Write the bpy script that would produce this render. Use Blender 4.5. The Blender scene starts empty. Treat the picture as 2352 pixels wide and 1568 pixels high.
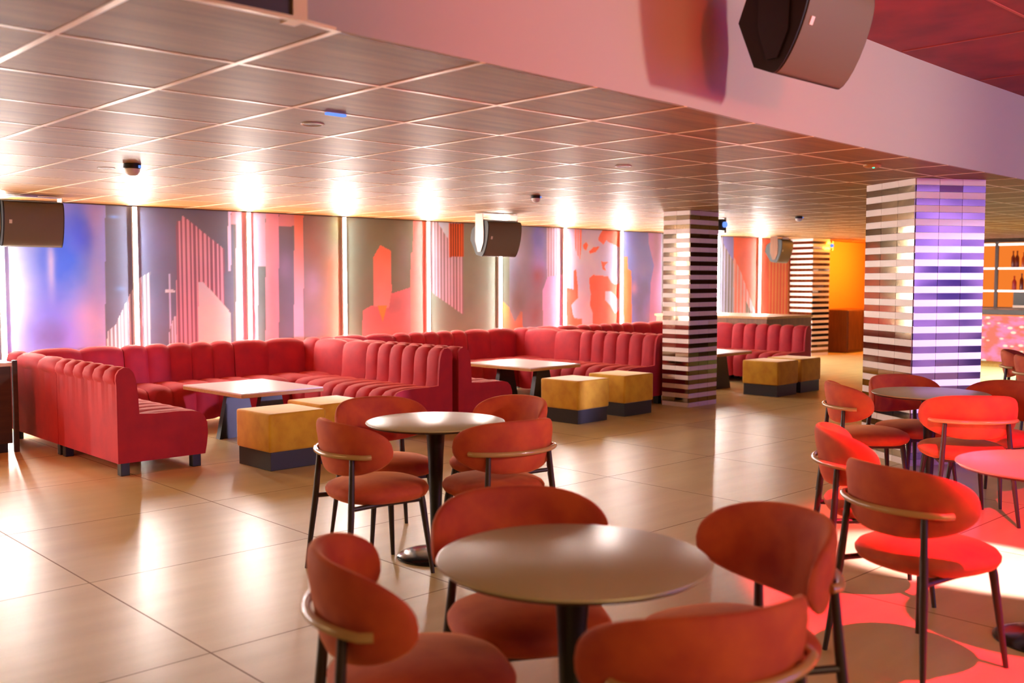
import bpy, bmesh, math, random
import numpy as np
from math import sin, cos, pi, radians as R
from mathutils import Vector
random.seed(7)
SC = bpy.context.scene
COL = SC.collection
# ------------------------------------------------------------------ helpers
def lin(c):
    return tuple(((v/255)/12.92 if v/255 <= .04045 else ((v/255+.055)/1.055)**2.4) for v in c)

class MB:
    """collects verts / faces with material slots; builds ONE mesh object"""
    def __init__(s): s.v=[]; s.f=[]; s.m=[]
    def add(s, vs, fs, mi=0):
        o=len(s.v); s.v+= [tuple(v) for v in vs]
        for f in fs: s.f.append([i+o for i in f]); s.m.append(mi)
    def box(s, a, b, mi=0, bev=0.0, tf=None):
        (x0,y0,z0),(x1,y1,z1)=a,b
        if bev<=0:
            vs=[(x0,y0,z0),(x1,y0,z0),(x1,y1,z0),(x0,y1,z0),(x0,y0,z1),(x1,y0,z1),(x1,y1,z1),(x0,y1,z1)]
            fs=[(0,3,2,1),(4,5,6,7),(0,1,5,4),(1,2,6,5),(2,3,7,6),(3,0,4,7)]
        else:
            bm=bmesh.new(); bmesh.ops.create_cube(bm,size=1)
            for v in bm.verts: v.co=Vector(((x0+x1)/2+v.co.x*(x1-x0),(y0+y1)/2+v.co.y*(y1-y0),(z0+z1)/2+v.co.z*(z1-z0)))
            bmesh.ops.bevel(bm,geom=bm.edges[:]+bm.verts[:],offset=bev,segments=3,affect='EDGES',profile=.6)
            bm.verts.index_update(); vs=[v.co[:] for v in bm.verts]; fs=[[v.index for v in f.verts] for f in bm.faces]; bm.free()
        if tf: vs=[tf(*v) for v in vs]
        s.add(vs,fs,mi)
    def tube(s, pts, rs, n=12, mi=0, flat=1.0):
        pts=[Vector(p) for p in pts]; rs=[rs]*len(pts) if not hasattr(rs,'__len__') else rs
        vs=[]; prev=None
        for i,p in enumerate(pts):
            d=(pts[min(i+1,len(pts)-1)]-pts[max(i-1,0)]).normalized()
            ref=Vector((0,0,1)) if abs(d.z)<.9 else Vector((1,0,0))
            a=d.cross(ref).normalized(); b=a.cross(d).normalized()
            for k in range(n):
                t=2*pi*k/n; vs.append(p+a*cos(t)*rs[i]*flat+b*sin(t)*rs[i])
        fs=[]
        for i in range(len(pts)-1):
            for k in range(n):
                fs.append((i*n+k,i*n+(k+1)%n,(i+1)*n+(k+1)%n,(i+1)*n+k))
        fs.append(list(range(n))[::-1]); fs.append([(len(pts)-1)*n+k for k in range(n)])
        s.add(vs,fs,mi)
    def lathe(s, prof, n=48, mi=0, c=(0,0,0), sx=1, sy=1, expo=2.0):
        vs=[]; fs=[]; rows=[]
        for (r,z) in prof:
            if r<1e-6: rows.append([len(vs)]); vs.append((c[0],c[1],c[2]+z))
            else:
                row=[]
                for k in range(n):
                    t=2*pi*k/n; ct,st=cos(t),sin(t)
                    x=abs(ct)**(2/expo)*(1 if ct>=0 else -1); y=abs(st)**(2/expo)*(1 if st>=0 else -1)
                    row.append(len(vs)); vs.append((c[0]+x*r*sx,c[1]+y*r*sy,c[2]+z))
                rows.append(row)
        for a,b in zip(rows,rows[1:]):
            for k in range(n):
                if len(a)==1 and len(b)==1: continue
                if len(a)==1: fs.append((a[0],b[k],b[(k+1)%n]))
                elif len(b)==1: fs.append((a[k],b[0],a[(k+1)%n]))
                else: fs.append((a[k],b[k],b[(k+1)%n],a[(k+1)%n]))
        s.add(vs,fs,mi)
    def prism(s, poly, h0, h1, mi=0, tf=None):
        n=len(poly); vs=[(x,y,h0) for x,y in poly]+[(x,y,h1) for x,y in poly]
        fs=[list(range(n))[::-1],list(range(n,2*n))]+[(i,(i+1)%n,n+(i+1)%n,n+i) for i in range(n)]
        if tf: vs=[tf(*v) for v in vs]
        s.add(vs,fs,mi)
    def build(s, name, mats, parent=None, loc=(0,0,0), rz=0, smooth=35, label=None, fix=True):
        me=bpy.data.meshes.new(name); me.from_pydata(s.v,[],s.f); me.update()
        mats=mats if isinstance(mats,(list,tuple)) else [mats]
        for m in mats: me.materials.append(m)
        me.polygons.foreach_set('material_index',s.m)
        if fix:
            bm=bmesh.new(); bm.from_mesh(me); bmesh.ops.recalc_face_normals(bm,faces=bm.faces[:]); bm.to_mesh(me); bm.free()
        if smooth:
            me.polygons.foreach_set('use_smooth',[True]*len(me.polygons))
            me.set_sharp_from_angle(angle=R(smooth))
        o=bpy.data.objects.new(name,me); COL.objects.link(o)
        o.location=loc; o.rotation_euler=(0,0,rz)
        if parent: o.parent=parent
        if label: o['label']=label
        return o

def tag(o,label,cat,group=None,kind=None):
    o['label']=label; o['category']=cat
    if group: o['group']=group
    if kind: o['kind']=kind
    return o
def thing(name,label,cat,loc=(0,0,0),rz=0,group=None):
    o=bpy.data.objects.new(name,None); COL.objects.link(o); o.location=loc; o.rotation_euler=(0,0,rz)
    o.empty_display_size=.1
    return tag(o,label,cat,group)
def struct(o,label=None):
    o['kind']='structure'
    if label: o['label']=label
    return o
def dup(root,loc,rz,label,group=None):
    r=root.copy(); COL.objects.link(r); r.location=loc; r.rotation_euler=(0,0,rz); r['label']=label
    if group: r['group']=group
    for ch in list(root.children):
        c=ch.copy(); COL.objects.link(c); c.parent=r
        for g in ch.children:
            d=g.copy(); COL.objects.link(d); d.parent=c
    return r

# ------------------------------------------------------------------ materials
def mat(name, base=(200,200,200), rough=.5, metal=0, spec=.5, sheen=0, sheen_tint=(255,255,255), coat=0, coat_rough=.1, noise=None, bump=None, emit=None, estr=0, sheen_rough=.4):
    m=bpy.data.materials.new(name); m.use_nodes=True; nt=m.node_tree; b=nt.nodes['Principled BSDF']
    c=lin(base)+(1,)
    b.inputs['Base Color'].default_value=c; b.inputs['Roughness'].default_value=rough; b.inputs['Metallic'].default_value=metal
    b.inputs['Specular IOR Level'].default_value=spec
    b.inputs['Sheen Weight'].default_value=sheen; b.inputs['Sheen Tint'].default_value=lin(sheen_tint)+(1,); b.inputs['Sheen Roughness'].default_value=sheen_rough
    b.inputs['Coat Weight'].default_value=coat; b.inputs['Coat Roughness'].default_value=coat_rough
    if emit: b.inputs['Emission Color'].default_value=lin(emit)+(1,); b.inputs['Emission Strength'].default_value=estr
    if noise or bump:
        tc=nt.nodes.new('ShaderNodeTexCoord')
    if noise:   # (scale, colour2, contrast lo, hi, stretch)
        mp=nt.nodes.new('ShaderNodeMapping'); mp.inputs['Scale'].default_value=noise[4] if len(noise)>4 else (1,1,1)
        n=nt.nodes.new('ShaderNodeTexNoise'); n.inputs['Scale'].default_value=noise[0]; n.inputs['Detail'].default_value=5
        rp=nt.nodes.new('ShaderNodeValToRGB'); rp.color_ramp.elements[0].position=noise[2]; rp.color_ramp.elements[1].position=noise[3]
        rp.color_ramp.elements[0].color=c; rp.color_ramp.elements[1].color=lin(noise[1])+(1,)
        nt.links.new(tc.outputs['Object'],mp.inputs['Vector']); nt.links.new(mp.outputs['Vector'],n.inputs['Vector'])
        nt.links.new(n.outputs['Fac'],rp.inputs['Fac']); nt.links.new(rp.outputs['Color'],b.inputs['Base Color'])
    if bump:    # (scale, strength, distance)
        n2=nt.nodes.new('ShaderNodeTexNoise'); n2.inputs['Scale'].default_value=bump[0]; n2.inputs['Detail'].default_value=4
        bp=nt.nodes.new('ShaderNodeBump'); bp.inputs['Strength'].default_value=bump[1]; bp.inputs['Distance'].default_value=bump[2]
        nt.links.new(tc.outputs['Object'],n2.inputs['Vector']); nt.links.new(n2.outputs['Fac'],bp.inputs['Height']); nt.links.new(bp.outputs['Normal'],b.inputs['Normal'])
    return m
def emis(name,col,s):
    m=bpy.data.materials.new(name); m.use_nodes=True; nt=m.node_tree; nt.nodes.clear()
    e=nt.nodes.new('ShaderNodeEmission'); e.inputs['Color'].default_value=lin(col)+(1,); e.inputs['Strength'].default_value=s
    o=nt.nodes.new('ShaderNodeOutputMaterial'); nt.links.new(e.outputs[0],o.inputs[0]); return m

M={}
M['sofa']=mat('red_velvet',(176,22,42),.75,sheen=.35,sheen_tint=(255,130,100),noise=(7,(156,14,42),.35,.7),bump=(60,.15,.004))
M['chair']=mat('rust_velvet',(202,86,46),.8,sheen=.6,sheen_tint=(255,170,110),noise=(9,(176,58,44),.35,.7),bump=(180,.12,.002))
M['pouf']=mat('mustard_velvet',(224,176,44),.8,sheen=.8,sheen_tint=(255,232,200),noise=(8,(206,150,30),.35,.7),bump=(160,.1,.002))
M['darkwood']=mat('dark_wood',(58,40,34),.4,noise=(14,(38,26,24),.3,.7,(1,1,.15)))
M['brass']=mat('warm_wood_rail',(186,146,96),.22,spec=.6,coat=.4)
M['black']=mat('black_metal',(22,24,26),.35,spec=.5)
M['plinth']=mat('dark_plinth',(52,52,58),.45)
M['tabletop']=mat('grey_laminate',(186,178,138),.32,spec=.7)
M['toprim']=mat('table_rim',(60,52,44),.4)
M['base']=mat('polished_base',(40,40,42),.16,metal=.6,spec=.6)
M['lowtop']=mat('pale_laminate',(226,216,214),.3)
M['oak']=mat('oak_edge',(190,138,72),.5,noise=(10,(168,116,58),.3,.7,(1,6,6)))
M['bulk']=mat('grey_plaster',(176,168,160),.85)
M['panel']=mat('dark_mahogany',(66,40,34),.45,noise=(5,(48,28,26),.3,.7,(.6,6,6)))
M['cream']=mat('cream_trim',(240,214,170),.35)
M['redceil']=mat('high_ceiling',(150,44,54),.6,noise=(3,(110,24,42),.3,.7))
M['wallw']=mat('dark_wall',(96,84,80),.7)
M['wallp']=mat('dance_floor_wall',(230,220,240),.7,noise=(1.0,(70,60,130),.42,.58))
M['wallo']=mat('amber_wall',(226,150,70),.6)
M['grille']=mat('speaker_grille',(104,96,80),.5,spec=.4,bump=(300,.3,.002))
M['cab']=mat('speaker_cabinet',(26,30,32),.5)
M['white']=mat('white_plastic',(225,222,220),.4)
M['steel']=mat('pale_metal',(205,190,180),.35,metal=.3)
M['led']=emis('led_white',(255,240,228),160.0)
M['ledbar']=emis('led_bar',(255,214,200),2.2)
M['amber']=emis('amber_backlight',(255,132,48),.5)
M['green']=emis('green_led',(60,230,150),2.0)
M['blue']=emis('blue_led',(110,150,255),.7)
M['tilew']=mat('white_tile',(242,226,222),.35,spec=.4)
M['mirror']=mat('mirror_tile',(150,130,106),.08,metal=1.0)
M['grout']=mat('pale_grout',(200,186,178),.7)
M['lens']=mat('dark_lens',(10,12,16),.05,spec=.8)
M['brown']=mat('brown_veneer',(120,70,36),.5,noise=(6,(96,54,28),.3,.7,(4,4,.5)))
M['bartop']=mat('bar_top',(50,36,36),.25)

def floor_mat():
    m=mat('floor_tile',(206,170,122),.34,spec=.55); nt=m.node_tree; b=nt.nodes['Principled BSDF']
    tc=nt.nodes.new('ShaderNodeTexCoord')
    sx=nt.nodes.new('ShaderNodeSeparateXYZ'); nt.links.new(tc.outputs['Object'],sx.inputs[0])
    def M_(op,a,bv=None,c=None):
        n=nt.nodes.new('ShaderNodeMath'); n.operation=op
        for i,x in enumerate((a,bv,c)):
            if x is None: continue
            if isinstance(x,(int,float)): n.inputs[i].default_value=x
            else: nt.links.new(x,n.inputs[i])
        return n.outputs[0]
    # world x lines at 1.83+1.295k, y lines at 3.70+1.28k
    fx=M_('FRACT',M_('DIVIDE',M_('SUBTRACT',sx.outputs['X'],1.83-12.95),1.295))
    fy=M_('FRACT',M_('DIVIDE',M_('SUBTRACT',sx.outputs['Y'],3.70-12.8),1.28))
    dx=M_('MINIMUM',fx,M_('SUBTRACT',1.0,fx)); dy=M_('MINIMUM',fy,M_('SUBTRACT',1.0,fy))
    g=M_('LESS_THAN',M_('MINIMUM',dx,dy),.0030)
    ix=M_('FLOOR',M_('DIVIDE',M_('SUBTRACT',sx.outputs['X'],1.83-12.95),1.295)); iy=M_('FLOOR',M_('DIVIDE',M_('SUBTRACT',sx.outputs['Y'],3.70-12.8),1.28))
    cb=nt.nodes.new('ShaderNodeCombineXYZ'); nt.links.new(ix,cb.inputs[0]); nt.links.new(iy,cb.inputs[1])
    wn=nt.nodes.new('ShaderNodeTexWhiteNoise'); nt.links.new(cb.outputs[0],wn.inputs['Vector'])
    mp=nt.nodes.new('ShaderNodeMapping'); mp.inputs['Scale'].default_value=(.5,2.6,1); nt.links.new(tc.outputs['Object'],mp.inputs['Vector'])
    no=nt.nodes.new('ShaderNodeTexNoise'); no.inputs['Scale'].default_value=2.2; no.inputs['Detail'].default_value=6; nt.links.new(mp.outputs['Vector'],no.inputs['Vector'])
    rp=nt.nodes.new('ShaderNodeValToRGB'); rp.color_ramp.elements[0].position=.3; rp.color_ramp.elements[1].position=.7
    rp.color_ramp.elements[0].color=lin((200,176,116))+(1,); rp.color_ramp.elements[1].color=lin((216,194,138))+(1,)
    nt.links.new(no.outputs['Fac'],rp.inputs['Fac'])
    hs=nt.nodes.new('ShaderNodeHueSaturation'); nt.links.new(rp.outputs['Color'],hs.inputs['Color']); nt.links.new(M_('MULTIPLY_ADD',wn.outputs['Value'],.08,.96),hs.inputs['Value'])
    mx=nt.nodes.new('ShaderNodeMixRGB'); mx.inputs[2].default_value=lin((132,98,52))+(1,); nt.links.new(g,mx.inputs[0]); nt.links.new(hs.outputs['Color'],mx.inputs[1])
    nt.links.new(mx.outputs[0],b.inputs['Base Color'])
    nt.links.new(M_('MULTIPLY_ADD',g,.35,M_('MULTIPLY_ADD',no.outputs['Fac'],.1,.29)),b.inputs['Roughness'])
    return m
M['floor']=floor_mat()
def ceil_mat():
    m=mat('mahogany_ceiling_tile',(120,74,42),.5,spec=.2); nt=m.node_tree; b=nt.nodes['Principled BSDF']; b.inputs['Specular Tint'].default_value=lin((255,206,140))+(1,)
    tc=nt.nodes.new('ShaderNodeTexCoord'); mp=nt.nodes.new('ShaderNodeMapping'); mp.inputs['Scale'].default_value=(.8,9,1); nt.links.new(tc.outputs['Object'],mp.inputs['Vector'])
    no=nt.nodes.new('ShaderNodeTexNoise'); no.inputs['Scale'].default_value=2.0; no.inputs['Detail'].default_value=6; nt.links.new(mp.outputs['Vector'],no.inputs['Vector'])
    rp=nt.nodes.new('ShaderNodeValToRGB'); rp.color_ramp.elements[0].position=.3; rp.color_ramp.elements[1].position=.72
    rp.color_ramp.elements[0].color=lin((122,82,40))+(1,); rp.color_ramp.elements[1].color=lin((156,108,54))+(1,)
    nt.links.new(no.outputs['Fac'],rp.inputs['Fac']); nt.links.new(rp.outputs['Color'],b.inputs['Base Color'])
    return m
M['ceil']=ceil_mat()
def barfront_mat():
    m=bpy.data.materials.new('glowing_onyx'); m.use_nodes=True; nt=m.node_tree; nt.nodes.clear()
    tc=nt.nodes.new('ShaderNodeTexCoord'); v=nt.nodes.new('ShaderNodeTexVoronoi'); v.inputs['Scale'].default_value=7
    mp=nt.nodes.new('ShaderNodeMapping'); mp.inputs['Scale'].default_value=(1,.8,1.5); nt.links.new(tc.outputs['Object'],mp.inputs['Vector'])
    n=nt.nodes.new('ShaderNodeTexNoise'); n.inputs['Scale'].default_value=5
    nt.links.new(mp.outputs['Vector'],v.inputs['Vector']); nt.links.new(mp.outputs['Vector'],n.inputs['Vector'])
    r1=nt.nodes.new('ShaderNodeValToRGB'); r1.color_ramp.elements[0].position=.18; r1.color_ramp.elements[1].position=.3
    r1.color_ramp.elements[0].color=(1,1,1,1); r1.color_ramp.elements[1].color=(0,0,0,1); nt.links.new(v.outputs['Distance'],r1.inputs['Fac'])
    r2=nt.nodes.new('ShaderNodeValToRGB'); r2.color_ramp.elements[0].color=lin((250,130,110))+(1,); r2.color_ramp.elements[1].color=lin((255,150,190))+(1,); r2.color_ramp.elements[0].position=.4; r2.color_ramp.elements[1].position=.6
    nt.links.new(n.outputs['Fac'],r2.inputs['Fac'])
    mx=nt.nodes.new('ShaderNodeMixRGB'); mx.inputs[2].default_value=lin((255,246,215))+(1,); nt.links.new(r1.outputs['Color'],mx.inputs[0]); nt.links.new(r2.outputs['Color'],mx.inputs[1])
    e=nt.nodes.new('ShaderNodeEmission'); e.inputs['Strength'].default_value=.55; nt.links.new(mx.outputs[0],e.inputs['Color'])
    o=nt.nodes.new('ShaderNodeOutputMaterial'); nt.links.new(e.outputs[0],o.inputs[0]); return m
M['onyx']=barfront_mat()
def bottle_mat(name,c):
    m=mat(name,c,.12,spec=.6); b=m.node_tree.nodes['Principled BSDF']; b.inputs['Transmission Weight'].default_value=.7; return m
M['bot']=[bottle_mat('amber_glass',(200,96,20)),bottle_mat('clear_glass',(240,225,200)),bottle_mat('brown_glass',(120,50,16)),bottle_mat('red_glass',(200,40,20))]
M['glass']=bottle_mat('tumbler_glass',(250,235,225))

# ------------------------------------------------------------------ setting
CZ=2.3; HZ=2.95; YW=10.8
BULK=[(1.70,2.735),(1.83,2.77),(2.47,2.80),(3.1,2.83),(3.71,2.85),(4.42,2.915),(5.1,2.96),(5.82,3.0),(6.5,3.03),(7.26,3.05),(8.55,3.065),(21,3.07)]
b=MB(); b.box((-2,-5,-.1),(21,YW,0)); struct(b.build('floor',M['floor'],smooth=0),'large pale stone floor tiles with thin grout lines')
def slab_low():
    b=MB(); poly=[(-2,2.757)]+[(px,py+.022) for px,py in BULK]+[(21,YW),(-2,YW)]
    b.prism(poly,CZ,CZ+.06); return b
struct(slab_low().build('ceiling',M['ceil'],smooth=0),'low ceiling of brown wood tiles in a cream grid')
b=MB(); b.box((-2,-5,HZ),(21,3.2,HZ+.06)); struct(b.build('ceiling.001',M['redceil'],smooth=0),'higher ceiling above the dance floor')
b=MB()   # ceiling grid bars on the low ceiling
def yb_at(x):
    if x<=BULK[0][0]: return 2.735
    for (xa,ya),(xb,yb) in zip(BULK,BULK[1:]):
        if xa<=x<=xb: return ya+(yb-ya)*(x-xa)/(xb-xa)
    return 3.07
x=1.195-.655*4
while x<21:
    b.box((x-.013,yb_at(x)+.002,CZ-.002),(x+.013,YW-.01,CZ+.002)); x+=.655
y=2.747+.695
while y<YW:
    b.box((-2,y-.011,CZ-.0018),(21,y+.011,CZ+.002)); y+=.695
struct(b.build('trim_1',M['cream'],smooth=0),'cream ceiling grid bars')
b=MB()   # high ceiling grid
x=-1.6
while x<21: b.box((x-.008,-5,HZ-.005),(x+.008,yb_at(x)-.02,HZ+.001)); x+=1.31
y=-4.4
while y<2.9: b.box((-2,y-.008,HZ-.004),(21,y+.008,HZ+.001)); y+=1.31
struct(b.build('trim_2',mat('red_grid',(170,70,66),.5),smooth=0))
def bulk_wall(pts,z0,z1,th=.0215):
    b=MB(); n=len(pts); poly=pts+[(px,py+th) for px,py in pts[::-1]]
    b.prism(poly,z0,z1); return b
struct(bulk_wall(BULK,CZ,HZ).build('wall_bulkhead',M['bulk'],smooth=60),'curved grey bulkhead above the edge of the low ceiling')
struct(bulk_wall([(-2,2.735),(1.66,2.735)],CZ,HZ).build('wall_bulkhead_side',M['panel'],smooth=0),'dark wood bulkhead panel')
b=MB(); b.box((1.655,2.722,CZ-.006),(1.705,2.80,HZ)); struct(b.build('trim_3',M['cream'],smooth=0),'cream upright strip at end of bulkhead')
b=MB(); b.box((-2,2.722,CZ-.007),(1.655,2.746,CZ+.004)); b.prism([(1.655,2.722),(1.83,2.752),(1.83,2.772),(1.655,2.746)],CZ-.007,CZ+.004)
struct(b.build('trim_4',M['cream'],smooth=0))
b=MB(); b.box((-2,YW,0),(18.3,YW+.1,CZ)); struct(b.build('wall_back',M['wallw'],smooth=0))
b=MB(); b.box((18.3,YW,0),(21,YW+.1,CZ)); struct(b.build('wall_back.001',M['wallo'],smooth=0),'plain wall glowing orange beyond the striped pillars')
b=MB(); b.box((21,-5,0),(21.1,YW,HZ)); struct(b.build('wall_right',M['brown'],smooth=0))
b=MB(); b.box((-2.1,-5,0),(-2,YW,HZ)); struct(b.build('wall_left',M['wallw'],smooth=0))
b=MB(); b.box((-2,-5.1,0),(21,-5,HZ)); struct(b.build('wall_front',M['wallp'],smooth=0))
b=MB(); b.box((-2,YW-.02,0),(21,YW,.09)); struct(b.build('baseboard_back',M['black'],smooth=0))

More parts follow.
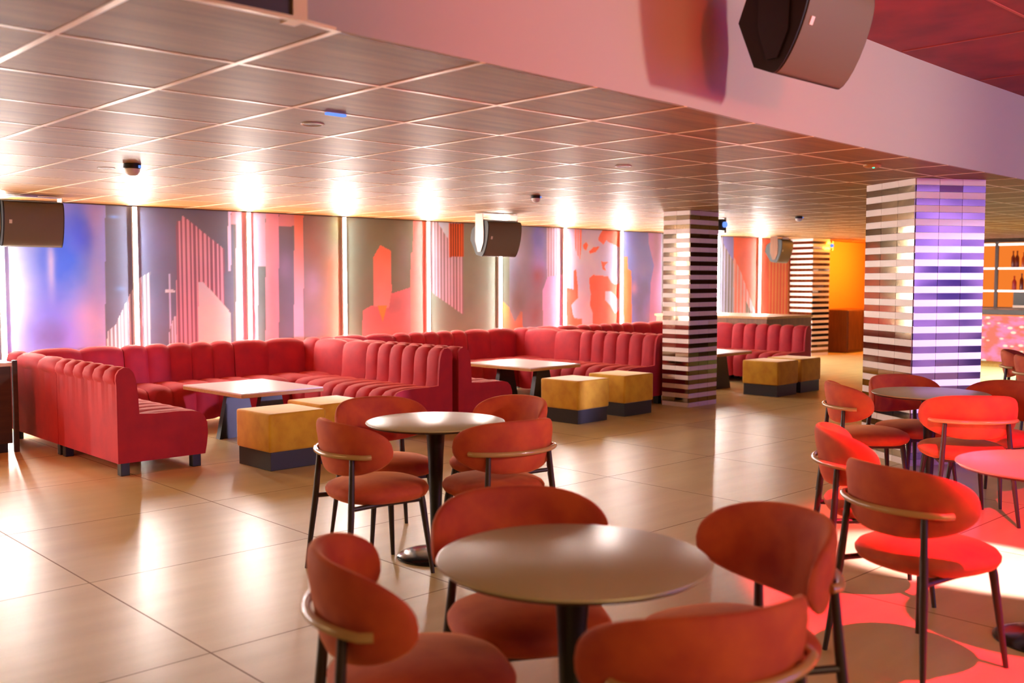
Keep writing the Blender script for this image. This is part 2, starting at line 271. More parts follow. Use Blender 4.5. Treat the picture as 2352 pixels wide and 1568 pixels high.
# ------------------------------------------------------------------ mural on the back wall
MURAL=[
('p',[(2.44,2.49),(4.24,2.62),(4.19,0.48),(2.37,0.6)],(158,146,222),(158,146,222)),
('c',(3.33,1.51),(0.25,0.87),(205,192,228),0.8),
('c',(3.8,1.69),(0.27,0.45),(70,108,214),1.1),
('c',(3.99,2.01),(0.18,0.23),(80,96,200),1.0),
('c',(3.62,1.24),(0.17,0.49),(120,120,190),0.6),
('c',(4.06,1.02),(0.27,0.37),(212,168,222),0.8),
('c',(3.61,0.92),(0.26,0.23),(128,112,160),0.8),
('c',(4.11,2.15),(0.11,0.23),(196,150,225),0.7),
('c',(3.66,1.64),(0.04,0.27),(215,185,225),0.8),
('c',(4.14,1.64),(0.07,0.56),(170,150,235),0.6),
('p',[(4.24,2.62),(5.75,2.72),(5.71,0.38),(4.19,0.48)],(112,106,124),(112,106,124)),
('c',(4.84,1.89),(0.25,0.44),(122,112,150),0.6),
('c',(4.85,1.12),(0.2,0.34),(118,118,152),0.6),
('c',(4.32,2.17),(0.06,0.02),(120,150,210),0.7),
('c',(4.37,1.4),(0.06,0.03),(120,150,210),0.5),
('s',[(4.22,0.94),(4.31,1.01),(4.48,1.35),(4.58,1.51),(4.71,1.58),(4.69,0.45),(4.21,0.48)],(222,198,212),(136,124,136),0.042),
('p',[(4.92,1.56),(4.94,1.56),(4.94,0.77),(4.92,0.77)],(196,180,210),(196,180,210)),
('p',[(4.87,1.39),(4.99,1.38),(4.99,1.35),(4.87,1.35)],(214,200,224),(214,200,224)),
('s',[(4.91,0.91),(4.97,1.08),(5.01,1.08),(5.0,0.43),(4.9,0.43)],(212,188,204),(140,122,136),0.037),
('s',[(5.02,2.15),(5.08,2.15),(5.09,2.22),(5.12,2.2),(5.6,1.85),(5.59,1.19),(5.27,1.46),(5.25,0.41),(4.99,0.43)],(220,152,170),(140,96,116),0.051),
('p',[(5.27,1.47),(5.33,1.47),(5.59,1.2),(5.67,1.1),(5.67,0.38),(5.25,0.41)],(214,188,216),(212,202,226)),
('p',[(5.66,2.72),(5.7,2.72),(5.68,1.6),(5.64,1.6)],(228,182,206),(228,182,206)),
('p',[(5.73,2.72),(6.7,2.79),(6.67,0.32),(5.69,0.38)],(124,112,110),(124,112,110)),
('p',[(5.7,2.72),(5.78,2.73),(5.76,2.14),(5.69,2.14)],(238,150,160),(238,150,160)),
('p',[(5.76,2.73),(6.05,2.75),(6.01,0.36),(5.72,0.38)],(240,160,168),(238,176,192)),
('p',[(6.05,2.75),(6.15,2.75),(6.13,1.65),(6.03,1.65)],(206,166,178),(206,166,178)),
('p',[(6.03,1.65),(6.13,1.65),(6.11,0.35),(6.01,0.36)],(120,118,116),(120,118,116)),
('p',[(6.15,2.75),(6.33,2.77),(6.29,0.34),(6.11,0.35)],(240,150,158),(240,150,158)),
('p',[(6.33,2.77),(6.54,2.78),(6.53,2.15),(6.32,2.14)],(228,140,140),(228,140,140)),
('p',[(6.32,2.14),(6.51,2.14),(6.48,0.33),(6.29,0.34)],(124,106,110),(124,106,110)),
('c',(6.4,1.67),(0.11,0.15),(150,120,140),0.7),
('p',[(6.54,2.78),(6.67,2.79),(6.64,0.32),(6.5,0.33)],(252,122,88),(246,170,170)),
('p',[(6.68,2.79),(7.26,2.83),(7.23,0.28),(6.64,0.32)],(150,122,112),(150,122,112)),
('c',(7.13,2.17),(0.16,0.33),(136,124,84),0.8),
('c',(6.8,1.94),(0.19,0.27),(176,112,104),0.8),
('c',(7.08,1.51),(0.27,0.33),(208,116,84),0.8),
('c',(7.12,0.95),(0.2,0.34),(212,118,80),0.8),
('c',(6.8,1.45),(0.14,0.22),(180,142,160),0.8),
('c',(6.82,0.91),(0.19,0.22),(168,128,130),0.6),
('p',[(7.26,2.83),(8.38,2.91),(8.36,0.21),(7.23,0.28)],(124,114,94),(124,114,94)),
('c',(8.19,1.8),(0.14,0.35),(140,112,114),0.6),
('c',(7.46,2.07),(0.2,0.33),(130,126,112),0.6),
('p',[(7.52,0.26),(7.53,1.09),(7.65,1.15),(7.8,1.16),(7.99,1.31),(8.31,1.39),(8.33,0.21)],(236,112,112),(244,118,112)),
('c',(8.04,1.15),(0.2,0.15),(150,104,106),0.8),
('p',[(7.7,1.78),(7.82,1.95),(7.99,1.88),(8.0,1.35),(7.95,1.12),(7.71,1.15)],(252,116,88),(240,140,134)),
('p',[(7.77,1.15),(7.92,1.15),(7.85,0.94)],(252,142,72),(252,142,72)),
('p',[(8.37,2.91),(8.65,2.93),(8.63,0.19),(8.31,0.21),(8.32,1.85),(8.36,1.87)],(248,130,120),(250,128,112)),
('p',[(8.65,2.93),(9.35,2.98),(9.34,0.14),(8.63,0.19)],(132,126,108),(132,126,108)),
('s',[(8.65,2.93),(9.26,2.97),(9.25,1.0),(8.75,1.28),(8.64,1.36)],(212,166,172),(146,112,116),0.056),
('p',[(8.79,2.94),(8.99,2.96),(8.98,2.06),(8.8,2.27)],(196,188,222),(196,188,222)),
('s',[(9.0,2.28),(9.26,2.29),(9.26,1.82),(9.0,1.81)],(216,88,44),(110,48,34),0.043),
('p',[(9.31,2.98),(10.26,3.05),(10.26,0.08),(9.3,0.14)],(132,126,108),(132,126,108)),
('p',[(9.98,1.19),(10.06,1.15),(10.15,1.08),(10.26,0.87),(10.38,1.03),(10.42,1.01),(10.43,0.07),(9.97,0.1)],(252,146,84),(252,112,88)),
('p',[(10.15,3.04),(10.93,3.09),(10.94,0.04),(10.15,0.09)],(150,138,156),(150,138,156)),
('p',[(9.98,1.19),(10.06,1.15),(10.15,1.08),(10.26,0.87),(10.38,1.03),(10.42,1.01),(10.43,0.07),(9.97,0.1)],(252,146,84),(252,112,88)),
('c',(10.76,2.13),(0.2,0.33),(118,118,212),0.8),
('c',(10.79,1.71),(0.18,0.26),(172,142,220),0.8),
('c',(10.33,2.02),(0.18,0.39),(176,168,196),0.6),
('c',(10.28,1.12),(0.23,0.39),(130,112,112),0.8),
('c',(10.74,1.51),(0.17,0.2),(172,100,110),0.8),
('c',(10.69,0.98),(0.15,0.27),(148,106,112),0.8),
('p',[(10.93,3.09),(11.35,3.12),(11.37,0.01),(10.94,0.04)],(206,170,190),(206,170,190)),
('s',[(10.93,3.09),(11.32,3.12),(11.32,1.51),(10.94,1.51)],(214,178,196),(178,130,150),0.056),
('p',[(10.84,1.32),(10.95,1.54),(11.36,1.58),(11.37,0.01),(10.88,0.04)],(236,160,214),(238,176,230)),
('p',[(11.35,3.12),(12.7,3.22),(12.74,-0.08),(11.37,0.01)],(212,184,226),(212,184,226)),
('s',[(11.51,3.14),(11.73,3.15),(11.72,2.06),(11.68,1.8),(11.58,1.95),(11.54,2.19)],(252,120,96),(230,170,180),0.055),
('p',[(12.11,2.17),(12.21,2.29),(12.71,2.31),(12.71,2.0),(12.43,2.08),(12.3,2.13),(12.24,2.06),(12.12,2.12)],(252,112,84),(252,112,84)),
('p',[(11.75,2.05),(11.82,2.09),(11.87,2.05),(11.83,1.96),(11.76,1.98)],(252,112,84),(252,112,84)),
('p',[(11.89,1.94),(11.99,2.01),(12.15,2.03),(12.05,1.94),(11.92,1.91)],(252,112,84),(252,112,84)),
('p',[(12.18,1.79),(12.35,1.78),(12.26,1.71),(12.3,1.64),(12.22,1.66)],(252,112,84),(252,112,84)),
('p',[(11.9,1.52),(11.99,1.57),(12.35,1.55),(12.44,1.45),(12.52,1.42),(12.72,1.44),(12.72,1.22),(12.61,1.17),(12.44,1.3),(12.29,1.31),(12.29,1.16),(12.4,1.08),(12.53,0.94),(12.72,1.04),(12.74,-0.08),(11.96,-0.03),(11.99,0.95),(11.92,1.09),(11.94,1.26),(11.91,1.37)],(252,112,84),(252,112,84)),
('p',[(11.54,1.63),(11.59,1.66),(11.63,1.41),(11.64,1.21),(11.58,1.17),(11.48,1.1),(11.52,0.95),(11.56,0.89),(11.73,0.87),(11.74,-0.02),(11.39,0.01),(11.38,1.37),(11.54,1.34)],(252,112,84),(252,112,84)),
('p',[(12.68,3.22),(13.85,3.3),(13.9,-0.16),(12.71,-0.08)],(150,142,214),(150,142,214)),
('c',(13.15,1.22),(0.3,0.51),(128,120,152),0.8),
('c',(13.05,2.09),(0.23,0.29),(140,138,222),0.6),
('c',(13.17,1.66),(0.23,0.14),(176,160,216),0.6),
('p',[(13.31,3.26),(13.85,3.3),(13.9,-0.16),(13.4,-0.12),(13.45,1.44),(13.54,1.73),(13.39,2.1)],(188,150,190),(222,150,200)),
('c',(13.53,0.91),(0.19,0.3),(226,150,196),0.8),
('c',(13.02,1.36),(0.09,0.11),(232,160,180),0.8),
('c',(13.63,2.1),(0.12,0.45),(170,120,140),0.7),
('p',[(12.74,1.88),(12.84,1.88),(12.85,1.67),(12.94,1.64),(12.98,-0.1),(12.76,-0.08)],(252,134,84),(252,134,84)),
('s',[(13.71,3.29),(15.88,3.45),(15.97,-0.29),(13.76,-0.15)],(196,174,196),(132,112,122),0.094),
('p',[(15.41,3.41),(15.88,3.45),(15.92,1.82),(15.77,1.95),(15.57,2.15)],(146,132,196),(146,132,196)),
('c',(15.28,1.83),(0.16,0.71),(176,176,214),0.6),
('p',[(15.86,3.45),(16.78,3.51),(16.88,-0.35),(15.95,-0.29)],(252,104,80),(252,104,80)),
('c',(16.26,1.96),(0.35,0.25),(240,84,66),0.7),
('s',[(15.9,1.92),(16.12,1.67),(16.76,0.69),(16.79,-0.35),(15.95,-0.29)],(240,160,160),(246,122,112),0.111),
('s',[(16.31,1.11),(16.67,0.69),(16.7,-0.34),(16.34,-0.32)],(170,130,120),(126,98,90),0.078),
('p',[(16.75,3.51),(19.26,3.69),(19.42,-0.52),(16.85,-0.35)],(248,100,74),(248,100,74)),
('s',[(17.1,1.93),(17.82,1.95),(17.9,-0.42),(17.16,-0.37)],(252,140,84),(248,92,70),0.114)]
EDGES=[-9, 4.22, 5.73, 6.66, 7.25, 8.35, 8.64, 9.3, 10.15, 10.94, 11.36, 12.72, 13.73, 15.92, 16.8, 99]
def vnoise(X,Z,scale,seed):
    rs=np.random.RandomState(seed); g=rs.rand(256,64)
    x=X*scale; z=Z*scale; xi=np.floor(x).astype(int); zi=np.floor(z).astype(int); fx=x-xi; fz=z-zi
    fx=fx*fx*(3-2*fx); fz=fz*fz*(3-2*fz)
    G=lambda a,c: g[a%256,c%64]
    return (G(xi,zi)*(1-fx)+G(xi+1,zi)*fx)*(1-fz)+(G(xi,zi+1)*(1-fx)+G(xi+1,zi+1)*fx)*fz
def fbm(X,Z,s,seed): return sum(vnoise(X,Z,s*2**k,seed+k)*.5**k for k in range(4))/1.875
def inpoly(X,Z,pts):
    ins=np.zeros(X.shape,bool); n=len(pts)
    for i in range(n):
        x0,z0=pts[i]; x1,z1=pts[(i+1)%n]
        if z0==z1: continue
        c=((Z<z0)!=(Z<z1))&(X<(x1-x0)*(Z-z0)/(z1-z0)+x0); ins^=c
    return ins
def build_mural():
    x0,x1,z0,z1=-1.9,17.95,.092,CZ-.012; nx,nz=1860,190
    xs=np.linspace(x0,x1,nx); zs=np.linspace(z0,z1,nz); X,Z=np.meshgrid(xs,zs)
    C=np.zeros(X.shape+(3,)); C[:]=(150,140,150)
    wx=X+(fbm(X,Z,9,50)-.5)*.03; n1=fbm(X,Z,1.6,3)
    for s in MURAL:
        if s[0]=='c':
            (cx,cz),(rx,rz),col,a=s[1:]
            d=((X-cx)/rx)**2+((Z-cz)/rz)**2
            w=np.clip(a*np.exp(-d*1.1)*(0.45+1.1*fbm(X,Z,3.5,int(cx*97)%1000)),0,1)[...,None]
            # clouds stay inside their own panel
            lo=max([p for p in EDGES if p<=cx],default=-9); hi=min([p for p in EDGES if p>cx],default=99)
            w=w*((X>=lo)&(X<hi))[...,None]
            C=C*(1-w)+np.array(col)*w
        elif s[0]=='p':
            pts,ca,cb=s[1:]; zz=[p[1] for p in pts]; ins=inpoly(X,Z,pts)
            t=np.clip((max(zz)-Z)/(min(max(zz),2.3)-max(min(zz),.6)+1e-6),0,1)[...,None]
            col=np.array(ca)*(1-t)+np.array(cb)*t; C=np.where(ins[...,None],col,C)
        else:
            pts,ca,cb,per=s[1:]; ins=inpoly(X,Z,pts); x_=min(p[0] for p in pts)
            st=((X-x_)/per)%1.0<.52
            col=np.where(st[...,None],np.array(ca),np.array(cb)); C=np.where(ins[...,None],col,C)
    C*= (1.02+.24*n1)[...,None]*np.array([.86,1.03,1.12])
    C=np.clip(C,0,255)/255; L=np.where(C<=.04045,C/12.92,((C+.055)/1.055)**2.4)
    V=np.zeros((nx*nz+4,3)); V[:nx*nz,0]=X.ravel(); V[:nx*nz,1]=YW-.012; V[:nx*nz,2]=Z.ravel()
    idx=np.arange(nx*nz).reshape(nz,nx)
    F=np.stack([idx[:-1,:-1],idx[:-1,1:],idx[1:,1:],idx[1:,:-1]],-1).reshape(-1,4)
    # back sheet gives the wallpaper panel thickness
    V[nx*nz:]=[(x0,YW-.001,z0),(x1,YW-.001,z0),(x1,YW-.001,z1),(x0,YW-.001,z1)]
    k=nx*nz; F=np.vstack([F,[[k,k+3,k+2,k+1]]])
    me=bpy.data.meshes.new('mural'); me.from_pydata(V.tolist(),[],F.tolist()); me.update()
    a=me.color_attributes.new('paint','FLOAT_COLOR','POINT')
    buf=np.ones((k+4,4),np.float32); buf[:k,:3]=L.reshape(-1,3); a.data.foreach_set('color',buf.ravel())
    m=mat('mural_print',(200,200,200),.6,spec=.3); nt=m.node_tree; at=nt.nodes.new('ShaderNodeAttribute'); at.attribute_name='paint'
    nt.links.new(at.outputs['Color'],nt.nodes['Principled BSDF'].inputs['Base Color']); me.materials.append(m)
    o=bpy.data.objects.new('mural',me); COL.objects.link(o)
    tag(o,'long printed mural of abstract skyline, stripes and coloured clouds behind the light strips','mural')
build_mural()

# ------------------------------------------------------------------ LED strips
def led():
    t=thing('light_strip','','light strip',(0,0,0),0,'upright white light strips on the mural wall')
    a=MB(); a.box((-.026,-.025,.02),(.026,.010,CZ-.015)); a.build('channel',M['steel'],t)
    d=MB(); d.box((-.018,-.033,.03),(.018,-.0252,CZ-.02),bev=.003); d.build('diffuser',M['led'],t,smooth=60)
    return t
LEDX=[-.885,.47,1.825,3.18,4.535,5.90,7.24,8.60,9.94,11.30,12.65,14.0,15.37,16.73]
LLAB=['first white strip outside the left edge','second white strip outside the left edge','third white strip outside the left edge','glowing white strip at the far left, under the leftmost speaker','glowing white strip under the white dome camera, on dark skyline mural','glowing white strip on the pink striped mural section',
 'glowing white strip on the orange cloud section of mural','glowing white strip beside the salmon tower on the mural','glowing white strip passing behind the speaker in the middle of mural wall',
 'glowing white strip between pink and orange blotched mural sections','glowing white strip left of the middle striped pillar, beside orange column','glowing white strip hidden by the middle striped pillar',
 'glowing white strip just right of the middle striped pillar','glowing white strip on the orange mural, last before far striped pillar']
l0=None
for x,lb in zip(LEDX,LLAB):
    if l0 is None: l0=led(); l0.location=(x,YW-.022,0); l0['label']=lb
    else: dup(l0,(x,YW-.022,0),0,lb)
# ------------------------------------------------------------------ sofas
BACK=[(0.0,.40,0),(0.0,.70,0),(-.022,.722,.5),(-.026,.755,.9),(-.008,.80,1),(.04,.828,1),(.095,.822,1),(.132,.79,1),(.152,.72,1),(.160,.62,1),(.166,.50,1),(.166,.405,.3)]
SEAT=[(.03,.10,0),(.03,.40,0),(.17,.43,.2),(.22,.45,1),(.35,.458,1),(.50,.458,1),(.60,.452,1),(.66,.438,1),(.70,.405,1),(.722,.35,1),(.726,.27,1),(.716,.18,1),(.700,.10,.6)]
def sweep(b,prof,bounds,g,f,mi=0,zc=None):
    """closed profile (d,z,weight) swept along s with rounded channels between bounds; f(s,d,z)->point"""
    n=len(prof); nr=[]
    for i in range(n):
        p0=prof[i-1]; p1=prof[(i+1)%n]; tx,tz=p1[0]-p0[0],p1[1]-p0[1]; l=math.hypot(tx,tz) or 1
        nr.append((-tz/l,tx/l))
    ts=[0,.02,.05,.10,.17,.27,.38,.5,.62,.73,.83,.90,.95,.98,1]
    rows=[]; vs=[]
    for k,(s0,s1) in enumerate(zip(bounds,bounds[1:])):
        for t in ts[(1 if k else 0):]:
            s=s0+(s1-s0)*t; bul=g*(.35-abs(2*t-1)**3.2*1.35)
            row=[]
            for (d,z,w),(nx,nz) in zip(prof,nr):
                row.append(len(vs)); vs.append(f(s,d-nx*bul*w if False else d+nx*bul*w,z+nz*bul*w))
            rows.append(row)
    fs=[]
    for a,c in zip(rows,rows[1:]):
        for i in range(n): fs.append((a[i],a[(i+1)%n],c[(i+1)%n],c[i]))
    fs.append(rows[0][::-1]); fs.append(rows[-1][:])
    b.add(vs,fs,mi)
# the profiles run clockwise seen along +s, so outward normal is (-tz, tx) -> check sign once
def outline(inset=0):
    pts=[(.0,.10),(.0,.70),(-.006,.735),(0.0,.778),(.022,.812),(.06,.832),(.100,.826),(.134,.79),(.154,.72),(.166,.60),(.172,.47),(.30,.462),(.50,.462),(.60,.456),(.665,.44),(.705,.405),(.728,.35),(.732,.27),(.722,.18),(.706,.10)]
    return pts
def unit(name,label,segs,loc,group,panels=(),legs=()):
    """segs: list of (kind, bounds, f); panels: list of (s, f, dir)"""
    t=thing(name,label,'sofa',loc,0,group)
    for kind,bounds,f in segs:
        b=MB()
        if kind=='back': sweep(b,BACK,bounds,.024,f); b.build('backrest',M['sofa'],t,smooth=50)
        if kind=='seat': sweep(b,SEAT,bounds,.022,f); b.build('seat',M['sofa'],t,smooth=50)
        if kind=='rear':
            s0,s1=bounds
            vs=[f(s,d,z) for s in (s0,s1) for d,z in ((.002,.10),(.030,.10),(.030,.42),(.002,.725))]
            b.add(vs,[(0,1,2,3),(7,6,5,4),(0,4,5,1),(1,5,6,2),(2,6,7,3),(3,7,4,0)]); b.build('back_panel',M['sofa'],t,smooth=0)
    for s0,s1,f in panels:
        b=MB(); o=outline(); n=len(o)
        vs=[f(s0,d,z) for d,z in o]+[f(s1,d,z) for d,z in o]
        b.add(vs,[list(range(n))[::-1],list(range(n,2*n))]+[(i,(i+1)%n,n+(i+1)%n,n+i) for i in range(n)]); b.build('side_panel',M['sofa'],t,smooth=45)
    for (x,y) in legs:
        b=MB(); b.box((x-.035,y-.035,0),(x+.035,y+.035,.102),bev=.006); b.build('leg',M['black'],t,smooth=0)
    return t
YF,YC,YB=7.52,8.79,10.07
def booth(X0,X1,tag_):
    lab,gp=tag_
    G='channelled red velvet sofas of '+gp
    # left wing end unit (back plane x=X0, faces +x)
    fL=lambda s,d,z:(d,s,z); fR=lambda s,d,z:(-d,s,z); L=YC-YF
    bl=[.025+(L-.03)*i/6 for i in range(7)]
    unit('sofa_unit',lab[0],[('back',bl,fL),('seat',bl,fL),('rear',(.0275,L-.006),fL)],(X0,YF,0),G,[(0,.026,fL)],[(.06,.05),(.64,.05),(.06,L-.06),(.64,L-.06)])
    unit('sofa_unit',lab[4],[('back',bl,fR),('seat',bl,fR),('rear',(.0275,L-.006),fR)],(X1,YF,0),G,[(0,.026,fR)],[(-.06,.05),(-.64,.05),(-.06,L-.06),(-.64,L-.06)])
    K=YB-YC; A=1.05
    for sg,XX,lb in ((1,X0,lab[1]),(-1,X1,lab[3])):
        fa=lambda s,d,z,sg=sg:(sg*d,s,z)
        fb=lambda s,d,z,sg=sg,K=K:(sg*s,K-d,z)
        unit('sofa_unit',lb,[('back',[.004,.44,1.02,K-.002],fa),('back',[.172,.64,A-.004],fb),('seat',[.004,.30,.54],fa),('seat',[.034,.34,.70,A-.004],fb),('rear',(.004,K),fa),('rear',(.03,A-.004),fb)],
             (XX,YC,0),G,(),[(sg*.06,.06),(sg*.64,.06),(sg*.06,K-.06),(sg*(A-.06),K-.06)])
    W=X1-X0-2*A
    fm=lambda s,d,z:(s,-d,z); bm_=[.004+(W-.008)*i/5 for i in range(6)]
    unit('sofa_unit',lab[2],[('back',bm_,fm),('seat',bm_,fm),('rear',(.004,W-.004),fm)],(X0+A,YB,0),G,(),[(.06,-.06),(W-.06,-.06),(.06,-.64),(W-.06,-.64)])
def L_(b): return [f'red velvet sofa end at the left of {b}',f'red corner sofa at the rear left of {b}',f'straight red velvet sofa along the mural in {b}',f'red corner sofa at the rear right of {b}',f'red velvet sofa end at the right of {b}']
booth(3.0,6.305,(L_('the nearest booth'),'the nearest booth'))
booth(6.385,9.645,(L_('the booth left of the middle pillar'),'the middle booth'))
booth(9.73,13.06,(L_('the farthest booth'),'the farthest booth'))

# ------------------------------------------------------------------ low tables and poufs
def low_table(loc,label):
    t=thing('low_table',label,'table',loc,R(1.5),'pale rectangular low tables in the booths')
    b=MB(); b.box((-.42,-.53,.500),(.42,.53,.512),bev=.002); b.build('table_top',M['lowtop'],t,smooth=0)
    b=MB(); b.box((-.422,-.532,.470),(.422,.532,.4995),bev=.003); b.build('edge',M['oak'],t,smooth=0)
    for sy in (-.30,.30):
        b=MB(); w0,w1=.20,.10
        b.add([(-w0,sy-.035,0),(w0,sy-.035,0),(w0,sy+.035,0),(-w0,sy+.035,0),(-w1,sy-.03,.47),(w1,sy-.03,.47),(w1,sy+.03,.47),(-w1,sy+.03,.47)],[(0,3,2,1),(4,5,6,7),(0,1,5,4),(1,2,6,5),(2,3,7,6),(3,0,4,7)])
        b.build('leg',M['black'],t,smooth=0)
    return t
LT=low_table((4.62,8.40,0),'pale low table on dark tapered legs in the nearest booth')
dup(LT,(8.22,8.50,0),R(1.5),'pale low table on dark tapered legs in the booth left of the middle pillar')
dup(LT,(11.50,8.30,0),R(1.5),'pale low table on dark tapered legs just right of the middle pillar')
def pouf(loc,label):
    t=thing('pouf',label,'pouf',loc,R(1),'mustard cube poufs on dark plinths')
    b=MB(); b.box((-.26,-.26,.145),(.26,.26,.45),bev=.022); b.build('cushion',M['pouf'],t,smooth=50)
    b=MB(); b.box((-.245,-.245,0),(.245,.245,.1445),bev=.004); b.build('plinth',M['plinth'],t,smooth=0)
    return t
P0=pouf((4.20,7.18,0),'nearest mustard cube pouf, in front of the nearest low table')
for (x,y,a,lb) in [(4.82,7.43,1,'mustard cube pouf half hidden behind the back of a round-table chair'),(7.80,7.27,3,'mustard cube pouf at left of the pair in front of the middle booth'),(8.60,7.31,2,'mustard cube pouf beside the middle pillar, right of the pair'),
                   (11.42,7.16,2,'mustard cube pouf right of the middle pillar, left of the far pair'),(12.06,7.20,1,'mustard cube pouf farthest right, before the farthest booth')]:
    dup(P0,(x,y,0),R(a),lb)

# ------------------------------------------------------------------ chairs
RB=.312; HB=.137; ZB=.665; XB=-.262
def shell_pt(a,bv,off):
    th=a*R(69); z=ZB+bv*HB; r=RB+off
    return (XB+RB-r*cos(th)-(z-ZB)*.16, r*sin(th), z)
def chair_backrest():
    b=MB(); n=56; rings=[0,.3,.55,.75,.87,.94,.98,1.0]
    def pt(r,k,side):
        t=2*pi*k/n; e=2/2.7
        ca,sa=cos(t),sin(t); a=abs(ca)**e*(1 if ca>=0 else -1)*r; bv=abs(sa)**e*(1 if sa>=0 else -1)*r
        if bv<0: a*=1-.24*bv*bv
        else: a*=1-.05*bv*bv
        th=.027*math.sqrt(max(0,1-r**5))
        return shell_pt(a,bv,side*th)
    vs=[];rows={}
    for side in (1,-1):
        for ri,r in enumerate(rings):
            if r==0: rows[(side,ri)]=[len(vs)]; vs.append(pt(0,0,side)); continue
            if r==1.0 and side==-1: rows[(side,ri)]=rows[(1,ri)]; continue
            rows[(side,ri)]=list(range(len(vs),len(vs)+n)); vs+=[pt(r,k,side) for k in range(n)]
    fs=[]
    for side in (1,-1):
        for ri in range(len(rings)-1):
            A,B=rows[(side,ri)],rows[(side,ri+1)]
            for k in range(n):
                k2=(k+1)%n
                q=(A[0],B[k],B[k2]) if len(A)==1 else (A[k],B[k],B[k2],A[k2])
                fs.append(q if side==1 else q[::-1])
    b.add(vs,fs); return b
def chair_proto():
    t=thing('dining_chair','','chair',(0,0,0),0,'rust velvet chairs around the round tables')
    b=MB(); b.lathe([(0,.490),(.35,.488),(.65,.481),(.85,.470),(.95,.457),(1.0,.438),(.995,.422),(.95,.402),(.88,.392),(0,.390)],n=56,sx=.250,sy=.252,expo=2.5); b.build('seat',M['chair'],t,smooth=60)
    chair_backrest().build('backrest',M['chair'],t,smooth=70)
    b=MB(); pts=[]
    for i in range(21):
        a=-50+100*i/20; off=.042 if abs(a)<46 else .024
        th=R(a); pts.append((XB+RB-(RB+off)*cos(th), (RB+off)*sin(th), .640))
    b.tube(pts,.013,n=10); b.build('back_rail',M['brass'],t,smooth=60)
    for s in (-1,1):
        b=MB(); b.tube([(.165,.165*s,.402),(.17,.172*s,.36),(.205,.212*s,0)],[.017,.0175,.0105],n=12); b.build('leg',M['darkwood'],t,smooth=60)
    for s in (-1,1):
        b=MB(); b.tube([(-.232,.186*s,.642),(-.240,.196*s,.50),(-.250,.208*s,.36),(-.285,.245*s,0)],[.0125,.015,.0165,.0105],n=12); b.build('leg',M['darkwood'],t,smooth=60)
    for s in (-1,1):
        b=MB(); b.tube([(-.250,.206*s,.385),(-.05,.175*s,.385),(.165,.168*s,.385)],.0125,n=8); b.build('side_rail',M['darkwood'],t,smooth=60)
    b=MB(); b.box((-.12,-.16,.366),(.165,.16,.3895),bev=.006); b.build('seat_frame',M['darkwood'],t,smooth=0)
    return t
C0=chair_proto(); used=[False]
def chair(back,face,label,off=.262,group=None):
    f=R(face); loc=(back[0]+cos(f)*off,back[1]+sin(f)*off,0)
    if not used[0]:
        used[0]=True; C0.location=loc; C0.rotation_euler=(0,0,f); C0['label']=label; return C0
    return dup(C0,loc,f,label)
chair((1.41,2.215),-27,'rust velvet chair at left of the nearest round table, seen from behind')
chair((2.29,2.44),-119,'rust velvet chair behind the nearest round table, facing the camera')
chair((2.714,1.578),157,'rust velvet chair with shaded inner back, right of the nearest round table')
chair((1.79,1.19),69,'rust velvet chair cropped at the bottom edge, before the nearest round table')
chair((2.74,4.22),-8,'rust velvet chair with bright orange seat, left of the second round table')
chair((3.47,4.90),-101,'rust velvet chair behind the second round table, backed by mustard pouf')
chair((4.19,4.29),178,'rust velvet chair behind the second round table, mostly hidden by another back')
chair((3.45,3.57),82,'rust velvet chair with lit curved rail, right front of the second round table')
chair((6.29,3.46),-46,'small red-lit chair at left of the table by the big striped pillar')
chair((7.10,3.43),-117,'red chair between round table and big striped pillar, facing the camera')
chair((6.18,2.43),42,'pinkish red-lit chair seen straight from behind, before the pillar table')
chair((7.27,2.60),166,'deep red chair cut by the right edge, right of the pillar table')
chair((4.37,2.44),-51,'red chair behind another chair back, left of the pillar table')
chair((3.61,1.78),-17,'large red-lit chair with bright red seat, at the right edge table')
chair((10.45,3.87),-75,'distant rust chair before the glowing pink bar counter')
chair((9.76,3.49),-60,'distant rust chair cut by the right edge, below the bar')

# ------------------------------------------------------------------ round tables
def round_table(loc,label):
    t=thing('round_table',label,'table',loc,0,'round pedestal tables')
    b=MB(); b.lathe([(0,.740),(.366,.740),(.3735,.737),(.375,.733),(.370,.729),(0,.729)],n=96); b.build('table_top',M['tabletop'],t,smooth=40)
    b=MB(); b.lathe([(0,.7285),(.368,.7285),(.360,.720),(.10,.712),(0,.712)],n=96); b.build('under_top',M['toprim'],t,smooth=40)
    b=MB(); b.lathe([(0,.7115),(.075,.7115),(.050,.66),(.042,.55),(.033,.30),(.028,.06),(.034,.034),(0,.034)],n=40); b.build('pedestal',M['black'],t,smooth=60)
    b=MB(); b.lathe([(0,.034),(.05,.034),(.16,.024),(.20,.014),(.212,.006),(.212,0),(0,0)],n=72); b.build('base',M['base'],t,smooth=30)
    return t
RT=round_table((1.985,1.857,0),'nearest round table with broad beige-grey top')
dup(RT,(3.385,4.180,0),0,'second round table with gleaming white top, before the nearest booth')
dup(RT,(6.66,2.94,0),0,'round table with lilac reflection beside the big striped pillar')
dup(RT,(4.42,1.43,0),0,'round table cut by the right edge, with red-lit base on floor')

